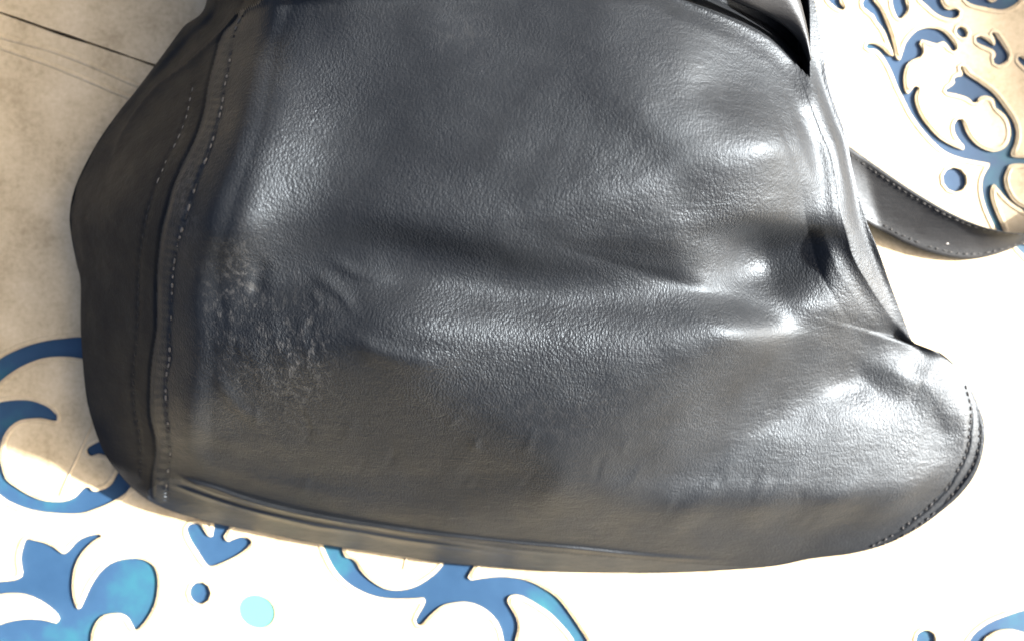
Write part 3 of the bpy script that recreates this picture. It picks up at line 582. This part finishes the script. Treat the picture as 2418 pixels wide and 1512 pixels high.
# --- stitches
def stitch_mesh(name, ln, rad):
    bm = bmesh.new(); prof = [(-0.5, 0.35), (-0.36, 0.85), (0, 1.0), (0.36, 0.85), (0.5, 0.35)]; rings_ = []
    for a, r in prof:
        rings_.append([bm.verts.new((a * ln, math.cos(k * math.pi / 3) * rad * r, math.sin(k * math.pi / 3) * rad * r)) for k in range(6)])
    for p, q in zip(rings_[:-1], rings_[1:]):
        for k in range(6): bm.faces.new((p[k], p[(k + 1) % 6], q[(k + 1) % 6], q[k]))
    bm.faces.new(rings_[0][::-1]); bm.faces.new(rings_[-1])
    bmesh.ops.recalc_face_normals(bm, faces=bm.faces)
    me = bpy.data.meshes.new(name); bm.to_mesh(me); bm.free(); smooth(me); return me
def stitch_row(row, pitch, ln, rad, mt, lift=1.2, skip=None, jit=0.1, hf=None, parent=None):
    hf = hf or height_lookup; parent = parent or bag
    base_me = stitch_mesh('stitch', ln * PX, rad * PX); base_me.materials.append(mt)
    seg = np.r_[0, np.cumsum(np.linalg.norm(np.diff(row, axis=0), axis=1))]
    for sdist in np.arange(pitch / 2, seg[-1], pitch):
        f = sdist / seg[-1]
        if (skip and skip(f)) or random.random() < 0.06: continue
        sdist += random.uniform(-jit, jit) * pitch
        p = [np.interp(sdist + e, seg, row[:, k]) for e in (-ln / 2, ln / 2) for k in (0, 1)]
        a = at(p[0], p[1], hf(p[0], p[1]) + lift); b_ = at(p[2], p[3], hf(p[2], p[3]) + lift)
        o = bpy.data.objects.new('stitch', base_me); COL.objects.link(o); o.parent = parent
        o.location = (a + b_) / 2; o.rotation_euler = ((b_ - a).to_track_quat('X', 'Z')).to_euler()
        s_ = random.uniform(0.7, 1.15); o.scale = (random.uniform(0.55, 1.1), s_, s_)
stitch_row(ROW_R, 19, 12, 2.6, M_THREAD, 0.9, skip=lambda f: random.random() < (0.35 if f < 0.62 else 0.7))
stitch_row(ROW_R, 19, 12, 2.2, M_THREAD_D, 0.0, skip=lambda f: random.random() < 0.3, jit=0.3)
stitch_row(ROW_L, 23, 12, 2.0, M_THREAD, 0.4, skip=lambda f: f > 0.26)
stitch_row(ROW_L, 23, 12, 2.2, M_THREAD_D, 0.0, skip=lambda f: f < 0.3)
stitch_row(CORN_IN, 17, 12, 2.8, M_THREAD_D, 1.0)
stitch_row(CORN_OUT, 17, 12, 2.4, M_THREAD_D, 0.0, skip=lambda f: f < 0.3)

# --- flap over the mouth of the bag (top right)
C2 = spline([(1560,-75),(1660,-32),(1733,0),(1777,20),(1816,38),(1856,65),(1884,95),(1900,127),(1908,150)], 10)
n = len(C2); rows = []
ins = [(0.0, 0), (0.0, 0)]
tops = spline([(1700,-330),(1760,-300),(1800,-260),(1830,-200),(1850,-140),(1868,-60),(1892,10),(1908,80),(1916,140)], 10)
tq = np.linspace(0, 1, n)
segt = np.r_[0, np.cumsum(np.linalg.norm(np.diff(tops, axis=0), axis=1))]; segt /= segt[-1]
TT = np.stack([np.interp(tq, segt, tops[:, 0]), np.interp(tq, segt, tops[:, 1])], 1)
hedge = np.array([height_lookup(*min(MOUTH, key=lambda q: np.hypot(*(q - c)))) for c in C2]) + np.interp(tq, [0, 0.5, 0.8, 1], [60, 34, 14, -6])
for _ in range(8): hedge[1:-1] = (hedge[:-2] + hedge[2:] + 2 * hedge[1:-1]) / 4
vs = []; sections = [(0.02, -40), (-0.012, -32), (-0.022, -20), (-0.012, -7), (0.02, 2), (0.09, 6), (0.25, 10), (0.5, 14), (0.75, 12), (1.0, 0), (1.0, -40)]
for f, dz in sections:
    for k in range(n):
        p = C2[k] * (1 - f) + TT[k] * f
        vs.append(at(p[0], p[1], hedge[k] + dz + f * 18))
fs = []
for a in range(len(sections) - 1):
    for k in range(n - 1): fs.append((a * n + k, a * n + k + 1, (a + 1) * n + k + 1, (a + 1) * n + k))
a = len(sections) - 1
for k in range(n - 1): fs.append((a * n + k, a * n + k + 1, k + 1, k))
for k in (0, n - 1): fs.append(tuple(a_ * n + k for a_ in range(len(sections))))
me = bpy.data.meshes.new('flap'); me.from_pydata(vs, [], fs); me.update()
bm = bmesh.new(); bm.from_mesh(me); bmesh.ops.recalc_face_normals(bm, faces=bm.faces); bm.to_mesh(me); bm.free(); smooth(me)
link('flap', me, M_STRAP, bag)

# --- shoulder strap running to the right over the table
UP = spline([(1940,300),(2000,342),(2070,392),(2150,447),(2230,495),(2300,528),(2370,547),(2430,548),(2520,520),(2650,430)], 10)
LO = spline([(1990,490),(2048,528),(2090,552),(2140,578),(2200,600),(2260,612),(2310,611),(2370,595),(2430,570),(2520,540),(2650,470)], 10)
def resamp(p, n):
    s_ = np.r_[0, np.cumsum(np.linalg.norm(np.diff(p, axis=0), axis=1))]; q = np.linspace(0, s_[-1], n)
    return np.stack([np.interp(q, s_, p[:, 0]), np.interp(q, s_, p[:, 1])], 1)
n = 70; UP = resamp(UP, n); LO = resamp(LO, n)
tq = np.linspace(0, 1, n)
hu = np.interp(tq, [0, 0.15, 0.5, 0.75, 1], [70, 60, 62, 75, 60]); hl = np.interp(tq, [0, 0.15, 0.5, 0.75, 1], [60, 26, 12, 12, 12])
vs = []; NW = 9; TK = 13
prof = [(0.0, -TK), (0.0, -3), (0.02, 0), (0.07, 1.5), (0.1, 0.5), (0.3, 1), (0.5, 1), (0.7, 1), (0.9, 0.5), (0.93, 1.5), (0.98, 0), (1.0, -3), (1.0, -TK)]
for f, dz in prof:
    for k in range(n):
        p = UP[k] * (1 - f) + LO[k] * f; h = hu[k] * (1 - f) + hl[k] * f
        vs.append(at(p[0], p[1], max(0.5, h + dz)))
fs = []
for a in range(len(prof)):
    a2 = (a + 1) % len(prof)
    for k in range(n - 1): fs.append((a * n + k, a * n + k + 1, a2 * n + k + 1, a2 * n + k))
for k in (0, n - 1): fs.append(tuple(a_ * n + k for a_ in range(len(prof))))
me = bpy.data.meshes.new('shoulder_strap'); me.from_pydata(vs, [], fs); me.update()
bm = bmesh.new(); bm.from_mesh(me); bmesh.ops.recalc_face_normals(bm, faces=bm.faces); bm.to_mesh(me); bm.free(); smooth(me)
strap = link('shoulder_strap', me, M_STRAP, bag)
def rivet(px, py, r, h):
    bm = bmesh.new(); bmesh.ops.create_uvsphere(bm, u_segments=14, v_segments=8, radius=r * PX)
    bmesh.ops.scale(bm, vec=(1, 1, 0.45), verts=bm.verts); me = bpy.data.meshes.new('rivet'); bm.to_mesh(me); bm.free(); smooth(me)
    o = link('rivet', me, M_RIVET, strap); o.location = at(px, py, h)
rivet(2236, 573, 5, 28)
for fr in (0.12, 0.88):
    row = UP * (1 - fr) + LO * fr; hrow = hu * (1 - fr) + hl * fr
    stitch_row(row[6:60], 17, 11, 1.6, M_STRAP_THREAD, 1.0, hf=lambda x, y, row=row, hrow=hrow: float(hrow[np.argmin(np.hypot(row[:, 0] - x, row[:, 1] - y))]), parent=strap)

# ---------------------------------------------------------------- unseen chair, added on the sunny side so its back shades the table corner
P1, P2 = at(2165, -160), at(2355, 575)
LCH = 0.56
e1 = P1 + SUNV * LCH; e2 = P2 + SUNV * LCH
dirv = (e1 - e2).normalized(); W_CH = 0.50
side = Vector((dirv.y, -dirv.x, 0)).normalized()
if side.x < 0: side = -side
chair = empty('shade_caster_chair', 'brown wooden chair out of view, added only to shade the table corner', 'chair', (e2.x, e2.y, GZ))
def bar(name, a, b_, wd, dp, mt=M_WOOD):
    """box from a to b_, wd along the back, dp across it"""
    a, b_ = Vector(a), Vector(b_); ax = (b_ - a).normalized()
    ref = side if abs(ax.dot(side)) < 0.9 else dirv
    s1 = ax.cross(ref).normalized(); s2 = ax.cross(s1).normalized()
    bm = bmesh.new(); vs_ = []
    for p in (a, b_):
        for i_, j_ in ((-1, -1), (1, -1), (1, 1), (-1, 1)): vs_.append(bm.verts.new(p + s1 * (i_ * wd / 2) + s2 * (j_ * dp / 2)))
    for f in ((3, 2, 1, 0), (4, 5, 6, 7), (0, 1, 5, 4), (1, 2, 6, 5), (2, 3, 7, 6), (3, 0, 4, 7)): bm.faces.new([vs_[k] for k in f])
    bmesh.ops.recalc_face_normals(bm, faces=bm.faces)
    bmesh.ops.bevel(bm, geom=list(bm.edges), offset=0.003, segments=1, affect='EDGES')
    me = bpy.data.meshes.new(name); bm.to_mesh(me); bm.free()
    me.transform(Matrix.Translation(-chair.location))
    return link(name, me, mt, chair)
zt = e1.z
q0 = Vector((e2.x, e2.y, 0)); q1 = q0 + dirv * W_CH
zz = lambda p, z: Vector((p.x, p.y, z))
bar('leg', zz(q0 + dirv * 0.02 + side * 0.012, GZ), zz(q0 + dirv * 0.02 + side * 0.012, zt), 0.04, 0.024)
bar('leg', zz(q1 - dirv * 0.02 + side * 0.012, GZ), zz(q1 - dirv * 0.02 + side * 0.012, zt), 0.04, 0.024)
bar('leg', zz(q0 + dirv * 0.02 + side * 0.44, GZ), zz(q0 + dirv * 0.02 + side * 0.44, -0.30), 0.04, 0.04)
bar('leg', zz(q1 - dirv * 0.02 + side * 0.44, GZ), zz(q1 - dirv * 0.02 + side * 0.44, -0.30), 0.04, 0.04)
bar('top_rail', zz(q0 + dirv * 0.042 + side * 0.012, zt - 0.045), zz(q1 - dirv * 0.042 + side * 0.012, zt - 0.045), 0.09, 0.022)
for k in range(7):
    p = q0 + dirv * (0.042 + 0.03 + k * (W_CH - 0.084 - 0.06) / 6) + side * 0.012
    bar('back_slat', zz(p, -0.27), zz(p, zt - 0.091), 0.062, 0.014)
bar('seat', zz(q0 + dirv * (W_CH / 2) + side * 0.03, -0.29), zz(q0 + dirv * (W_CH / 2) + side * 0.47, -0.29), W_CH, 0.022)
